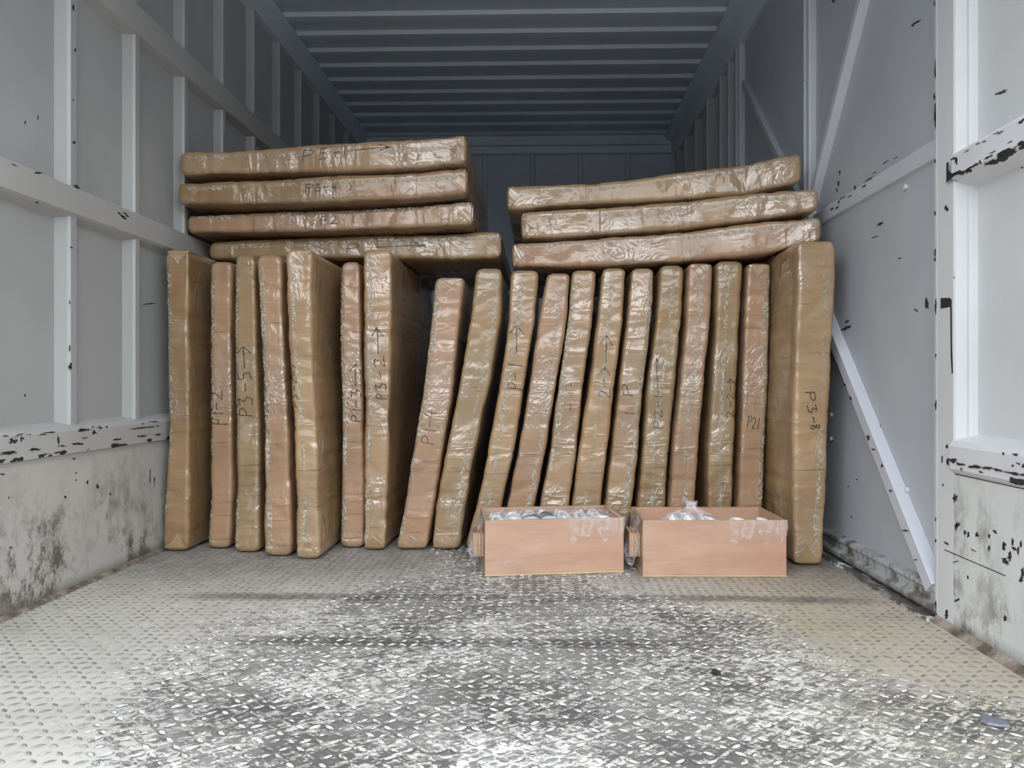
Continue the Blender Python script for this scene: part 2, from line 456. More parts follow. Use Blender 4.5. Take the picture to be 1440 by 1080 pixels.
for (px, py, wd, hh, sl) in ((28, 611, 14, 2, -.15), (60, 611, 12, 2, -.1), (8, 613, 12, 2, 0), (12, 637, 36, 5, -.12), (48, 632, 22, 4, -.1), (82, 620, 4, 17, .6), (88, 627, 12, 3, 0), (116, 605, 14, 5, 0), (110, 624, 22, 3, -.1), (120, 616, 10, 2, 0), (165, 618, 14, 3, -.1),
                         (205, 601, 44, 3, -.12), (216, 593, 16, 2, 0), (200, 613, 18, 3, -.1), (222, 611, 10, 3, -.1), (70, 608, 26, 2, -.05), (140, 600, 4, 3, 0), (150, 600, 4, 3, 0), (30, 617, 3, 10, .2)):
    chip(m, px, py, XL + .014, wd, hh, 1, 1, sl)
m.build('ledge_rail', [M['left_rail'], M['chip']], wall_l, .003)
m = MB(); m.prism([(SL - .01, 1.066), (XL, 1.083), (XL + .008, 1.09), (XL + .008, 1.162), (XL, 1.168), (SL - .01, 1.175)], Y0 - .1, YB)
for (px, py, wd, hh, sl) in ((168, 300, 7, 3, .5), (173, 305, 13, 4, .8), (176, 300, 7, 3, .5), (179, 304, 6, 3, .5), (20, 232, 10, 2, .4), (55, 243, 16, 3, .1), (110, 264, 6, 5, 0), (52, 285, 7, 3, 0)):
    chip(m, px, py, XL + .008, wd, hh, 1, 1, sl)
m.build('wall_rail', [M['left_rail'], M['chip']], wall_l, .003)
m = MB(); m.prism([(SL - .01, 1.75), (XL, 1.768), (XL + .006, 1.772), (XL + .006, 1.862), (XL, 1.87), (SL - .01, 1.88)], Y0 - .1, YB)
m.build('wall_rail', [M['left_rail'], M['chip']], wall_l, .003)
m = MB(); m.prism([(SL - .01, 2.36), (XL + .004, 2.365), (XL + .008, 2.375), (XL + .02, 2.445), (XL + .045, ZT + .004), (SL - .01, ZT + .03)], Y0 - .1, YB)
m.build('roof_rail', [M['ceiling'], M['chip']], wall_l, .003)
m = MB(); m.prism([(XL - .003, 0), (XL + .012, 0), (XL + .010, .007), (XL - .003, .013)], Y0 - .1, YB)
struct(m.build('trim_1', M['rust']))

# ---- back wall
m = MB(); m.box(XL - .08, XR + .1, YB, YB + .04, 0, ZT + .05)
wall_b = struct(m.build('wall_back', M['back']))
for k in range(6):
    xs = at_y(682 + 67 * k - 134, 240, YB).x
    m = MB(); m.prism([(xs - .022, YB + .001), (xs - .012, YB - .012), (xs + .012, YB - .012), (xs + .022, YB + .001)], .0, 2.37, 'z')
    m.build('panel_seam', M['back'], wall_b)
m = MB(); m.prism([(YB, 2.34), (YB - .03, 2.35), (YB - .035, 2.40), (YB - .06, 2.405), (YB - .06, ZT + .002), (YB, ZT + .002)], XL, XR, 'x')
m.build('header_beam', M['ceiling'], wall_b)

# ---- right wall
DN, DM, DF = 1.880, 2.825, 3.79           # near jamb, meeting line and far jamb of the side doors
m = MB()
m.box(SR, SR + .03, Y0 - .1, 1.83, .0, ZT + .05)
m.box(SR, SR + .03, 3.80, YB, .0, ZT + .05)
m.box(SR - .01, SR + .03, 1.79, 3.81, 2.36, ZT + .05)
for (px, py, wd, hh, sl) in ((1408, 130, 18, 5, -.4), (1352, 307, 3, 8, 0), (1358, 309, 4, 5, 0), (1437, 236, 4, 3, 0)):
    chip(m, px, py, SR, wd, hh, -1, 1, sl)
wall_r = struct(m.build('wall_right', [M['right'], M['chip']]))
m = MB(); m.prism([(SR + .02, 1.882), (XR, 1.878), (XR, 1.806), (XR + .003, 1.801), (XR + .026, 1.796), (XR + .0275, 1.789), (XR + .034, 1.787), (SR + .02, 1.780)], 0, ZT, 'z')
for (px, py, wd, hh, sl) in ((1331, 293, 6, 9, .5), (1328, 900 - 25, 0, 0, 0),):
    if wd: chip(m, px, py, XR, wd, hh, -1, 1, sl)
# dark paint scar shaped like an upside-down L
def quad(m, pts, X, nx, mi=1): m.poly([at_x(a, b, X + nx * .0005) for a, b in pts], (nx, 0, 0), .0006, mi)
quad(m, [(1323, 419), (1336, 419), (1338.5, 422), (1338, 431), (1334, 432), (1323, 434)], XR, -1)
quad(m, [(1336.3, 430), (1338.4, 430), (1338.8, 490), (1340, 524), (1338.5, 526), (1337, 500)], XR, -1)
for c in ((1331, 866, 6, 17), (1326, 682, 2, 5), (1325, 645, 3, 12), (1331, 764, 9, 4, .5), (1342, 390, 2, 3)):
    chip(m, c[0], c[1], XR, c[2], c[3], -1, 1, c[4] if len(c) > 4 else 0)
m.build('door_pillar', [M['right'], M['chip']], wall_r, .0015)
m = MB(); m.prism([(SR + .02, .0), (XR, 0), (XR, .392), (SR + .02, .392)], Y0 - .1, 1.805)
spots = [(1343, 700, 8, 14), (1345, 740, 4, 14), (1347, 738, 7, 8), (1357, 748, 5, 9), (1362, 752, 4, 10), (1374, 752, 6, 9), (1391, 754, 4, 8), (1400, 748, 7, 6), (1412, 768, 6, 14), (1424, 762, 5, 12), (1436, 765, 4, 10), (1414, 790, 13, 10), (1420, 783, 7, 16), (1427, 772, 8, 6), (1432, 775, 4, 16), (1361, 812, 3, 6), (1346, 844, 10, 6), (1413, 870, 6, 10), (1436, 815, 7, 9), (1438, 806, 5, 16), (1391, 771, 4, 9), (1369, 774, 10, 2), (1344, 790, 10, 2)]
for k, (px, py, wd, hh) in enumerate(spots): chip(m, px, py, XR, wd, hh, -1, 1, .5 if k % 2 else -.3, 17, k)
for k in range(9):
    a, b = (1328 + 9.6 * k, 773 + 4.1 * k), (1328 + 9.6 * (k + 1), 773 + 4.1 * (k + 1))
    quad(m, [(a[0], a[1] - .7), (b[0], b[1] - .7), (b[0], b[1] + .5), (a[0], a[1] + .7)], XR, -1)
for k in range(12):
    a, b = (1343 + 9 * k, 666.5 + 1.95 * k), (1343 + 9 * (k + 1), 666.5 + 1.95 * (k + 1))
    quad(m, [(a[0], a[1] - .8), (b[0], b[1] - .8), (b[0], b[1] + .6), (a[0], a[1] + .6)], XR, -1)
m.build('kick_panel', [M['right_low'], M['chip']], wall_r)
m = MB(); m.prism([(SR + .01, .385), (XR - .003, .385), (XR - .012, .394), (XR - .014, .448), (XR - .006, .460), (SR + .01, .478)], Y0 - .1, 1.80)
for (px, py, wd, hh, sl) in ((1333, 650, 7, 12, 0), (1340, 648, 16, 9, .2), (1352, 653, 18, 5, .1), (1372, 656, 22, 7, .1), (1388, 658, 20, 6, .15), (1404, 661, 22, 5, .2), (1424, 665, 26, 5, .2), (1440, 668, 18, 4, .1), (1332, 628, 4, 9, 0), (1411, 638, 5, 5, 0), (1428, 639, 12, 4, .1), (1424, 655, 4, 5, 0), (1432, 652, 8, 3, .4), (1439, 655, 6, 7, 0)):
    chip(m, px, py, XR - .014, wd, hh, -1, 1, sl)
m.build('ledge_rail', [M['right_rail'], M['chip']], wall_r, .003)
m = MB(); m.prism([(SR + .01, 1.062), (XR, 1.084), (XR - .008, 1.09), (XR - .008, 1.142), (XR, 1.15), (SR + .01, 1.155)], Y0 - .1, 1.80)
quad(m, [(1331, 229), (1334, 227.5), (1334, 240), (1339, 244), (1350, 239), (1353, 241), (1340, 249), (1331, 257)], XR - .008, -1)
for (px, py, wd, hh, sl) in ((1345, 226, 4, 12, 0), (1341, 223, 9, 4, -.4), (1368, 234, 20, 5, -.5), (1358, 240, 12, 4, -.5), (1390, 221, 14, 4, -.5), (1378, 228, 4, 8, 0), (1407, 186, 10, 3, -.5), (1401, 187, 10, 2, -.4), (1375, 202, 8, 2, -.5), (1384, 199, 6, 2, -.5), (1436, 171, 12, 6, -.5), (1360, 212, 10, 2, -.5), (1420, 200, 10, 2, -.5), (1396, 214, 10, 2, -.5)):
    chip(m, px, py, XR - .008, wd, hh, -1, 1, sl)
m.build('wall_rail', [M['right_rail'], M['chip']], wall_r, .003)
for yc in (.9, 1.3):
    hat(SR + .002, XR + .004, yc, .026, -1, .40, ZT, 'wall_post', M['right'], wall_r)
for yc in (3.83, 3.985, 4.17, 4.50, 4.84, 5.18, 5.48):
    hat(SR + .002, XR, yc, .03, -1, 0, ZT, 'wall_post', M['door'], wall_r)
m = MB(); m.prism([(SR + .01, 2.31), (XR + .01, 2.31), (XR - .004, 2.325), (XR - .012, 2.36), (XR - .016, 2.41), (XR - .06, 2.44), (XR - .07, ZT + .004), (SR + .01, ZT + .03)], Y0 - .1, YB)
m.build('roof_rail', [M['ceiling'], M['chip']], wall_r, .003)
m = MB(); m.prism([(XR + .003, 0), (XR - .016, 0), (XR - .014, .006), (XR + .003, .02)], Y0 - .1, 1.88)
struct(m.build('trim_2', M['rust']))
m = MB(); m.prism([(XR + .05, -.002), (XR - .03, -.002), (XR - .028, .008), (XR - .004, .009), (XR - .002, .004), (XR + .05, .004)], 1.884, 3.80)
struct(m.build('trim_3', [M['sill']]))

SD = XR + .03


def door(name, y0, y1, near):
    m = MB(); m.box(SD, SD + .03, y0, y1, .012, 2.33)
    if near:
        for (px, py, wd, hh, sl) in ((1303, 428, 8, 17, 0), (1288, 436, 8, 3, .6), (1191, 452, 8, 4, -.5), (1188, 462, 17, 7, -.45), (1238, 315, 12, 5, -.5), (1231, 333, 13, 2, -.3), (1265, 363, 6, 3, 0), (1288, 32, 14, 4, -.5), (1284, 36, 5, 4, 0), (1181, 243, 3, 9, 0), (1179, 258, 3, 10, .2), (1177, 268, 3, 6, 0), (1197, 727, 3, 4, 0), (1205, 674, 3, 2, 0), (1193, 684, 3, 3, 0), (1238, 600, 2, 10, 0), (1142, 120, 3, 14, 0), (1140, 135, 3, 18, 0), (1172, 2, 6, 4, 0), (1170, 620, 4, 5, 0), (1228, 797, 16, 5, .4), (1240, 803, 10, 4, .3)):
            chip(m, px, py, SD, wd, hh, -1, 1, sl)
    d = struct(m.build(name, [M['door'], M['chip']]))
    for (a, b) in ((y0 + .002, y0 + .042), (y1 - .04, y1 - .002)):
        m = MB(); m.prism([(SD + .001, a), (SD - .02, a), (SD - .026, a + .004), (SD - .026, a + .012), (SD - .016, a + .016), (SD - .016, b - .006), (SD + .001, b)], .012, 2.33, 'z')
        if near and a < 2:
            for (px, py, hh) in ((1314, 4, 8), (1315, 100, 34), (1315, 165, 50), (1314, 135, 12), (1315, 226, 8), (1315, 300, 8), (1315, 355, 12), (1315, 365, 8), (1316, 430, 26), (1316, 500, 6), (1316, 570, 24), (1316, 730, 6), (1316, 760, 6), (1316, 850, 10)):
                chip(m, px, py, SD - .026, 2.6, hh, -1, 1, 0)
        m.build('door_stile', [M['door_trim'], M['chip']], d)
    m = MB(); m.prism([(SD + .001, .014), (SD - .028, .014), (SD - .034, .022), (SD - .034, .034), (SD - .018, .040), (SD - .018, .062), (SD - .024, .068), (SD - .022, .078), (SD + .001, .084)], y0 + .002, y1 - .002)
    m.build('bottom_rail', [M['door_low'], M['chip']], d, .0015)
    return d


d1 = door('door_1', DN + .004, DM - .004, True)
d2 = door('door_2', DM + .004, DF, False)
nx = (-1, 0, 0)
SB = SD + .001
m = MB(); m.prism([(SB, 1.172), (SD - .010, 1.178), (SD - .012, 1.190), (SD - .012, 1.222), (SD - .008, 1.228), (SB, 1.232)], DN + .045, DM - .05)
for (px, py, wd, hh) in ((1185, 278, 12, 3), (1202, 264, 3, 8), (1222, 252, 16, 3), (1246, 228, 12, 3), (1170, 294, 6, 3), (1177, 292, 6, 3), (1195, 276, 8, 2), (1230, 243, 8, 2), (1260, 222, 10, 2), (1215, 262, 8, 3), (1180, 284, 4, 4)):
    chip(m, px, py, SD - .012, wd, hh, -1, 1, -.6)
m.build('door_rail', [M['door_trim'], M['chip']], d1)
m = MB(); m.bar((SB, DM - .045, 1.27), (SB, 1.93, 2.30), .036, .030, nx)
m.build('diagonal_brace', [M['door_trim'], M['chip']], d1, .002)
m = MB(); m.bar((SB, DN + .035, .075), (SB, DM - .045, .985), .048, .034, nx)
for (px, py, wd, hh) in ((1221, 615, 5, 9), (1196, 560, 4, 6), (1188, 541, 4, 4), (1240, 655, 4, 6), (1273, 746, 16, 3), (1252, 690, 5, 4), (1228, 632, 6, 3), (1288, 787, 6, 3)):
    chip(m, px, py, SD - .034, wd, hh, -1, 1, .2)
m.build('diagonal_brace', [M['door_trim'], M['chip']], d1, .002)
m = MB(); m.bar((SB, 3.72, 2.10), (SB, DM + .05, 1.27), .036, .024, nx)
m.build('diagonal_brace', [M['door'], M['chip']], d2, .002)
# bolt heads on the near door
for (px, py) in ((1275, 263), (1277, 689), (1170, 583), (1170, 617)):
    p = at_x(px, py, SD); m = MB(); ring = []
    for k in range(8): ring.append((p.y + .008 * math.cos(k * math.pi / 4), p.z + .008 * math.sin(k * math.pi / 4)))
    m.prism(ring, SD + .001, SD - .008, 'x'); m.build('bolt_head', M['right'], d1, .002)
m = MB(); m.box(XR + .001, XR + .006, DN - .0015, DN + .003, .02, 2.33)  # white strip painted in as the daylight slit between door and pillar
m.build('painted_daylight_slit', M['slit'], wall_r)


# ------------------------------------------------------------------ handwriting
G = {
    'P': [[(0, 0), (.1, 1)], [(.1, .95), (.5, 1), (.68, .78), (.5, .52), (.08, .48)]],
    'p': [[(.05, -.35), (.12, .85)], [(.12, .8), (.45, .92), (.65, .65), (.5, .35), (.1, .3)]],
    '1': [[(.25, 0), (.32, 1)]],
    '2': [[(.05, .75), (.25, 1), (.55, .85), (.45, .5), (.05, .02), (.7, .06)]],
    '3': [[(.05, .92), (.5, 1), (.25, .58), (.58, .4), (.45, .05), (.02, .02)]],
    '4': [[(.4, 1), (.05, .4), (.7, .42)], [(.52, .75), (.42, 0)]],
    '5': [[(.6, 1), (.15, .95), (.12, .58), (.5, .55), (.55, .15), (.05, .02)]],
    '6': [[(.55, 1), (.12, .55), (.1, .15), (.4, 0), (.6, .25), (.4, .48), (.12, .35)]],
    '7': [[(.05, .95), (.6, 1), (.25, 0)]],
    '8': [[(.55, .9), (.2, 1), (.1, .75), (.55, .3), (.4, 0), (.1, .15), (.2, .45), (.6, .85)]],
    '-': [[(.05, .48), (.6, .52)]],
    'D': [[(.1, 0), (.12, 1)], [(.1, 1), (.6, .75), (.6, .25), (.08, .0)]],
    'C': [[(.5, 1), (.15, .75), (.12, .3), (.45, .02)]],
    'Y': [[(.0, 1), (.35, .5), (.7, 1)], [(.35, .5), (.3, 0)]],
    ')': [[(.2, 1), (.5, .7), (.45, .3), (.15, 0)]],
    '>': [[(0, .5), (1.7, .55)], [(1.15, 1.05), (1.75, .55), (1.1, .0)]],
    '~': [[(0, .5), (2.4, .5)], [(1.9, .8), (2.5, .5), (1.9, .3)]],
    ' ': [],
}
ADV = {'1': .5, '-': .8, '>': 2.0, '~': 2.7, ' ': .5}


def text_strokes(s):
    out = []; x = 0
    for ch in s:
        for st in G[ch]: out.append([(x + a, b) for a, b in st])
        x += ADV.get(ch, .88)
    return out, x


# ------------------------------------------------------------------ packages
MATS = [wrap_mat('kraft_wrap_tan', lin(157, 126, 92), 1.0),
        wrap_mat('kraft_wrap_pinkish', lin(158, 124, 94), 2.3),
        wrap_mat('kraft_wrap_olive', lin(152, 124, 87), 3.9),
        wrap_mat('kraft_wrap_pale', lin(162, 131, 95), 5.2, 1.2),
        wrap_mat('kraft_wrap_brown', lin(146, 115, 80), 6.7)]


def lerp_rows(rows, s):
    for k in range(len(rows) - 1):
        if s <= rows[k + 1][0] or k == len(rows) - 2:
            a, b = rows[k], rows[k + 1]; f = (s - a[0]) / (b[0] - a[0]); f = max(0, min(1, f)); f = f * f * (3 - 2 * f) * .4 + f * .6
            return a[1].lerp(b[1], f), a[2].lerp(b[2], f)


class Package:
    def __init__(s, rows, depth, seed, amp=1.0, dvec=(0, 1, 0), rad=.016):
        """rows: [(A, B)] front edge points along the length, start to end"""
        s.depth = depth; s.seed = seed; s.amp = amp; s.d = Vector(dvec).normalized(); s.rad = rad
        c = [(a + b) / 2 for a, b in rows]; L = [0]
        for k in range(1, len(c)): L.append(L[-1] + (c[k] - c[k - 1]).length)
        s.L = L[-1]; s.rows = [(L[k] / s.L, rows[k][0], rows[k][1]) for k in range(len(rows))]

    def disp(s, P, v, u):
        q = P + Vector((s.seed * 7.1, s.seed * 3.3, s.seed * 1.9))
        d = noise.noise(q * 3.6) * .0060 + noise.noise(q * 9.0) * .0038
        d += noise.noise(Vector((u * 5, v * 34, s.seed))) * .0018
        kk = 1 - abs(noise.noise(Vector((u * 3 + 5, v * 9, s.seed * 2))) * 7)
        if kk > 0: d -= kk * .003
        return (d - .003) * s.amp

    def pos(s, v, w, d, n):
        """v 0..1 along, w metres from the middle across, d metres deep, n = (nw, nd) outward"""
        A, B = lerp_rows(s.rows, v); Cn = (A + B) / 2; wv = (B - A).normalized()
        P = Cn + wv * w + s.d * d
        N = wv * n[0] + s.d * n[1]
        return P + N * s.disp(P, v * s.L, w), (B - A).length, N

    def front(s, v, u, off):
        A, B = lerp_rows(s.rows, v); W = (B - A).length
        w = (u - .5) * W; e = W / 2 - abs(w); r_ = s.rad
        d0 = 0 if e >= r_ else r_ - math.sqrt(max(0, r_ * r_ - (r_ - e) ** 2))
        p, _, N = s.pos(v, w, d0, (0, -1)); return p - s.d * off

    def ring(s, v, inset):
        A, B = lerp_rows(s.rows, v); W = (B - A).length; hw = W / 2 - inset; D = s.depth
        r_ = min(s.rad, hw * .9); pts = []
        y0, y1 = inset * .6, D - inset * .6
        def seg(a, b, n, nn):
            for k in range(n): f = k / n; pts.append((a[0] + (b[0] - a[0]) * f, a[1] + (b[1] - a[1]) * f, nn))
        def corner(cx, cy, a0):
            for k in range(4):
                a = a0 + (math.pi / 2) * k / 4; pts.append((cx + r_ * math.cos(a), cy + r_ * math.sin(a), (math.cos(a), math.sin(a))))
        # start front-left going right along the front
        corner(-hw + r_, y0 + r_, math.pi); seg((-hw + r_, y0), (hw - r_, y0), 14, (0, -1))
        corner(hw - r_, y0 + r_, -math.pi / 2); seg((hw, y0 + r_), (hw, y1 - r_), 22, (1, 0))
        corner(hw - r_, y1 - r_, 0); seg((hw - r_, y1), (-hw + r_, y1), 5, (0, 1))
        corner(-hw + r_, y1 - r_, math.pi / 2); seg((-hw, y1 - r_), (-hw, y0 + r_), 22, (-1, 0))
        return pts

    def build(s, root, mat, nrow=110, zmin=None):
        vs = []; uvs = []; fs = []
        vals = [(0, .6), (0, .30), (0.0, .16), (.0015, .35 * .3), (.006, .045), (.014, .015)]
        seq = []
        # end caps: rings closing towards the middle with puckered folds
        hwm = min((a - b).length for _, a, b in s.rows) / 2
        for v, ins in ((0, hwm * .93), (0, hwm * .6), (0, hwm * .32), (.002, .013), (.007, .006), (.016, .002), (.03, 0)): seq.append((v, ins))
        n = nrow
        for k in range(1, n): seq.append((.03 + .94 * k / n, 0))
        for v, ins in ((.97, 0), (.984, .002), (.993, .006), (.998, .013), (1, hwm * .32), (1, hwm * .6), (1, hwm * .93)): seq.append((v, ins))
        nr = None
        for (v, ins) in seq:
            pts = s.ring(v, ins); nr = len(pts); acc = 0; last = None
            for (w, d, nn) in pts:
                p, W, N = s.pos(v, w, d, nn)
                if last is not None: acc += math.hypot(w - last[0], d - last[1])
                last = (w, d)
                if zmin is not None and p.z < zmin: p.z = zmin
                vs.append(p); uvs.append((acc, v * s.L))
        for k in range(len(seq) - 1):
            for j in range(nr):
                a = k * nr + j; b = k * nr + (j + 1) % nr
                fs.append((a, b, b + nr, a + nr))
        fs.append(tuple(reversed(range(nr)))); fs.append(tuple((len(seq) - 1) * nr + j for j in range(nr)))
        o = mesh_obj('wrapped_board', vs, fs, mat, None, True, None, uvs)
        bm = bmesh.new(); bm.from_mesh(o.data); bmesh.ops.recalc_face_normals(bm, faces=bm.faces); bm.to_mesh(o.data); bm.free()
        reparent(o, root)
        return o

    def ribbon(s, path, wid, off, vs, fs):
        """path: list of (v,u) on the front face"""
        b = len(vs); n = len(path)
        P = [s.front(v, u, off) for v, u in path]
        for k in range(n):
            d = (P[min(n - 1, k + 1)] - P[max(0, k - 1)])
            if d.length < 1e-6: d = Vector((0, 0, 1))
            sd = d.normalized().cross(s.d).normalized() * wid / 2 * (.75 + .35 * math.sin(k * 2.1 + b))
            vs += [P[k] - sd, P[k] + sd, P[k] - sd + s.d * .0008, P[k] + sd + s.d * .0008]
        for k in range(n - 1):
            a = b + 4 * k
            fs += [(a, a + 1, a + 5, a + 4), (a + 2, a + 6, a + 7, a + 3), (a, a + 4, a + 6, a + 2), (a + 1, a + 3, a + 7, a + 5)]
        fs += [(b, b + 2, b + 3, b + 1)]; a = b + 4 * (n - 1); fs += [(a, a + 1, a + 3, a + 2)]


def subdiv(path, n=5):
    out = []
    for k in range(len(path) - 1):
        for j in range(n): f = j / n; out.append((path[k][0] * (1 - f) + path[k + 1][0] * f, path[k][1] * (1 - f) + path[k + 1][1] * f))
    out.append(path[-1]); return out


def add_tape(pk, root, u0, wid, ragged, seed):
    """a clear tape edge running along the front face"""
    r = random.Random(seed); n = 150; vs = []; fs = []; uvs = []
    for k in range(n + 1):
        v = .02 + .96 * k / n; uu = u0 + .05 * math.sin(v * 5 + seed)
        A, B = lerp_rows(pk.rows, v); W = (B - A).length
        hw = wid / 2 / W
        for j in range(3):
            q = uu + (j - 1) * hw + (r.uniform(-1, 1) * ragged / W if j != 1 else 0)
            q = max(.03, min(.97, q)); vs.append(pk.front(v, q, .0012 + .0006 * (k % 2))); uvs.append((q * W, v * pk.L))
    for k in range(n):
        for j in range(2): a = 3 * k + j; fs.append((a, a + 1, a + 4, a + 3))
    o = mesh_obj('packing_tape', vs, fs, M['tape'], None, True, None, uvs); reparent(o, root)
    o['label'] = 'clear tape strip with a ragged shiny edge'


def add_flap(pk, root, vend, mat, seed):
    """folded triangular end flap of the wrapping at one end of the front face"""
    r = random.Random(seed); sgn = 1 if vend < .5 else -1; apex = (vend + sgn * .055, .5 + r.uniform(-.12, .12))
    vs = []; fs = []; n = 8
    for k in range(n + 1):
        f = k / n
        for j in range(n + 1):
            g = j / n
            base = (vend + sgn * .006, .08 + .84 * g)
            v = base[0] + (apex[0] - base[0]) * f; u = base[1] + (apex[1] - base[1]) * f
            vs.append(pk.front(v, u, .0015 + .004 * f * (1 - f)))
    for k in range(n):
        for j in range(n): a = k * (n + 1) + j; fs.append((a, a + 1, a + n + 2, a + n + 1))
    m_ = len(vs); vs += [p + pk.d * .0015 for p in vs]
    fs += [tuple(m_ + i for i in reversed(f)) for f in fs]
    uvs = [(p.x + p.z * .3, p.z + p.x * .7) for p in vs]
    o = mesh_obj('folded_flap', vs, fs, mat, None, True, None, uvs); reparent(o, root)


def add_text(pk, root, s, maps, thick):
    """maps(a,b) turns text space (0..1 along, 0..1 up) into (v,u) on the front"""
    _, Wd = text_strokes(s); r = random.Random(len(s) + int(thick * 1e5)); x0 = 0
    for word in s.split(' '):
        st, ww = text_strokes(word)
        if st:
            vs = []; fs = []
            for k in st:
                path = [maps((a + x0) / Wd, b + r.uniform(-.04, .04)) for a, b in k]
                pk.ribbon(subdiv(path), thick, .0022, vs, fs)
            o = mesh_obj('marker_writing', vs, fs, M['ink']); reparent(o, root); o['label'] = 'black handwritten marker code'
        x0 += ww + ADV[' ']


# upright packages: px rows (y, x left, x right) of the front face, top to bottom
prev = []
UP = [
    # rows, depth, material, label, text (string, x0,y0 -> x1,y1 along baseline, height px), tape u, Yoffset
    dict(rows=[(350, 229, 268), (450, 232, 266), (600, 235, 268), (700, 230, 267), (775, 226, 266)], mat=4, tape=.12, flap=1,
         label='upright brown wrapped package standing against the left wall of the truck', text=None),
    dict(rows=[(368, 294, 327), (480, 293, 326), (600, 293, 328), (700, 294, 328), (771, 290, 324)], mat=1, tape=.1,
         label='upright wrapped package marked P1-2, second from the left wall', text=('p1-2', (313, 596), (313, 545), 20)),
    dict(rows=[(358, 328, 360), (480, 328, 362), (600, 330, 366), (700, 330, 366), (776, 327, 366)], mat=2, tape=.1,
         label='upright wrapped package marked P3-5 with an upward arrow', text=('P3-5>', (356, 581), (353, 486), 21)),
    dict(rows=[(358, 358, 397), (430, 362, 398), (530, 367, 403), (600, 368, 407), (700, 369, 410), (782, 369, 411)], mat=1, tape=.2,
         label='upright wrapped package with a small code down its left edge, fourth from left wall', text=('5-D2-4', (377, 615), (375, 540), 10)),
    dict(rows=[(350, 398, 441), (440, 402, 439), (500, 405, 441), (600, 411, 447), (700, 414, 449), (786, 414, 452)], mat=3, tape=.35, flap=1,
         label='wide upright wrapped package standing furthest forward on the left, its right side showing', text=('P3-2-7', (418, 570), (416, 514), 8)),
    dict(rows=[(368, 477, 508), (480, 476, 509), (600, 478, 512), (700, 478, 514), (770, 477, 514)], mat=1, tape=.15,
         label='narrow upright wrapped package marked P1-3, tucked behind the tall one', text=('P1-3>', (508, 590), (508, 512), 15)),
    dict(rows=[(350, 508, 552), (440, 508, 552), (560, 511, 549), (700, 509, 546), (774, 507, 544)], mat=0, tape=.25, flap=1,
         label='tall upright wrapped package with an upward arrow, broad shaded side facing the dark gap', text=('P3-2>', (545, 562), (538, 460), 16)),
    dict(rows=[(390, 611, 655), (480, 602, 644), (560, 592, 636), (650, 576, 621), (720, 566, 610), (773, 555, 602)], mat=1, tape=.1, flap=1,
         label='leaning wrapped package marked P1-4, first to the right of the dark gap', text=('P1-4', (612, 622), (615, 578), 20)),
    dict(rows=[(377, 668, 708), (450, 659, 705), (540, 644, 690), (640, 624, 668), (710, 611, 656), (773, 604, 648)], mat=2, tape=.75, flap=1,
         label='leaning wrapped package with a twisted shiny seam, unmarked, left of the first crate', text=None),
    dict(rows=[(380, 717, 759), (450, 713, 754), (540, 701, 739), (640, 683, 723), (710, 668, 708), (776, 652, 692)], mat=3, tape=.4,
         label='leaning wrapped package with an upward arrow, its foot behind the left crate corner', text=('P-1 >', (735, 552), (738, 456), 22)),
    dict(rows=[(384, 768, 804), (450, 757, 798), (540, 743, 784), (640, 726, 768), (710, 711, 754), (773, 703, 744)], mat=1, tape=.7,
         label='leaning unmarked wrapped package behind the left crate, with shiny creases near its top', text=None),
    dict(rows=[(380, 803, 840), (450, 795, 835), (540, 781, 823), (640, 770, 812), (710, 758, 802), (773, 749, 794)], mat=0, tape=.15,
         label='leaning wrapped package behind the middle of the left crate, two short marker dashes on it', text=('- 1 -', (806, 582), (806, 536), 9)),
    dict(rows=[(377, 846, 882), (450, 839, 878), (540, 828, 866), (640, 811, 855), (710, 803, 848), (773, 797, 843)], mat=3, tape=.45,
         label='wrapped package with a long thin marker arrow, behind the right half of the left crate', text=('2>>', (858, 565), (862, 470), 17)),
    dict(rows=[(377, 886, 922), (450, 881, 917), (540, 869, 907), (640, 857, 899), (710, 849, 890), (773, 841, 880)], mat=0, tape=.8,
         label='wrapped package with a P-shaped mark, standing behind the gap between the crates', text=('1 P', (893, 592), (888, 534), 15)),
    dict(rows=[(373, 928, 964), (450, 922, 961), (540, 910, 951), (640, 902, 942), (710, 896, 938), (773, 892, 934)], mat=2, tape=.5,
         label='wrapped package with a dashed arrow and code, behind the left end of the right crate', text=('P2-1--~', (932, 603), (930, 500), 13)),
    dict(rows=[(370, 967, 1005), (450, 964, 1001), (540, 955, 992), (640, 945, 984), (710, 940, 980), (773, 937, 977)], mat=1, tape=.55,
         label='unmarked wrapped package rising behind the pointed plastic bag in the right crate', text=None),
    dict(rows=[(367, 1007, 1046), (450, 1006, 1042), (540, 1000, 1038), (640, 994, 1034), (710, 993, 1033), (773, 992, 1032)], mat=2, tape=.45,
         label='wrapped package marked 2-2 with an arrow, behind the middle of the right crate', text=('2-2>', (1033, 590), (1034, 527), 11)),
    dict(rows=[(370, 1050, 1088), (450, 1046, 1086), (540, 1043, 1084), (640, 1039, 1078), (710, 1037, 1076), (773, 1036, 1075)], mat=1, tape=.85,
         label='wrapped package marked P21, next to the big one at the right wall', text=('P21', (1051, 601), (1069, 604), 14)),
    dict(rows=[(338, 1116, 1179), (400, 1118, 1180), (500, 1113, 1173), (600, 1112, 1167), (700, 1111, 1165), (795, 1111, 1160)], mat=3, tape=.72, flap=1,
         label='biggest upright wrapped package, marked P3-8, standing beside the right wall', text=('P3-8', (1130, 552), (1140, 612), 14)),
]
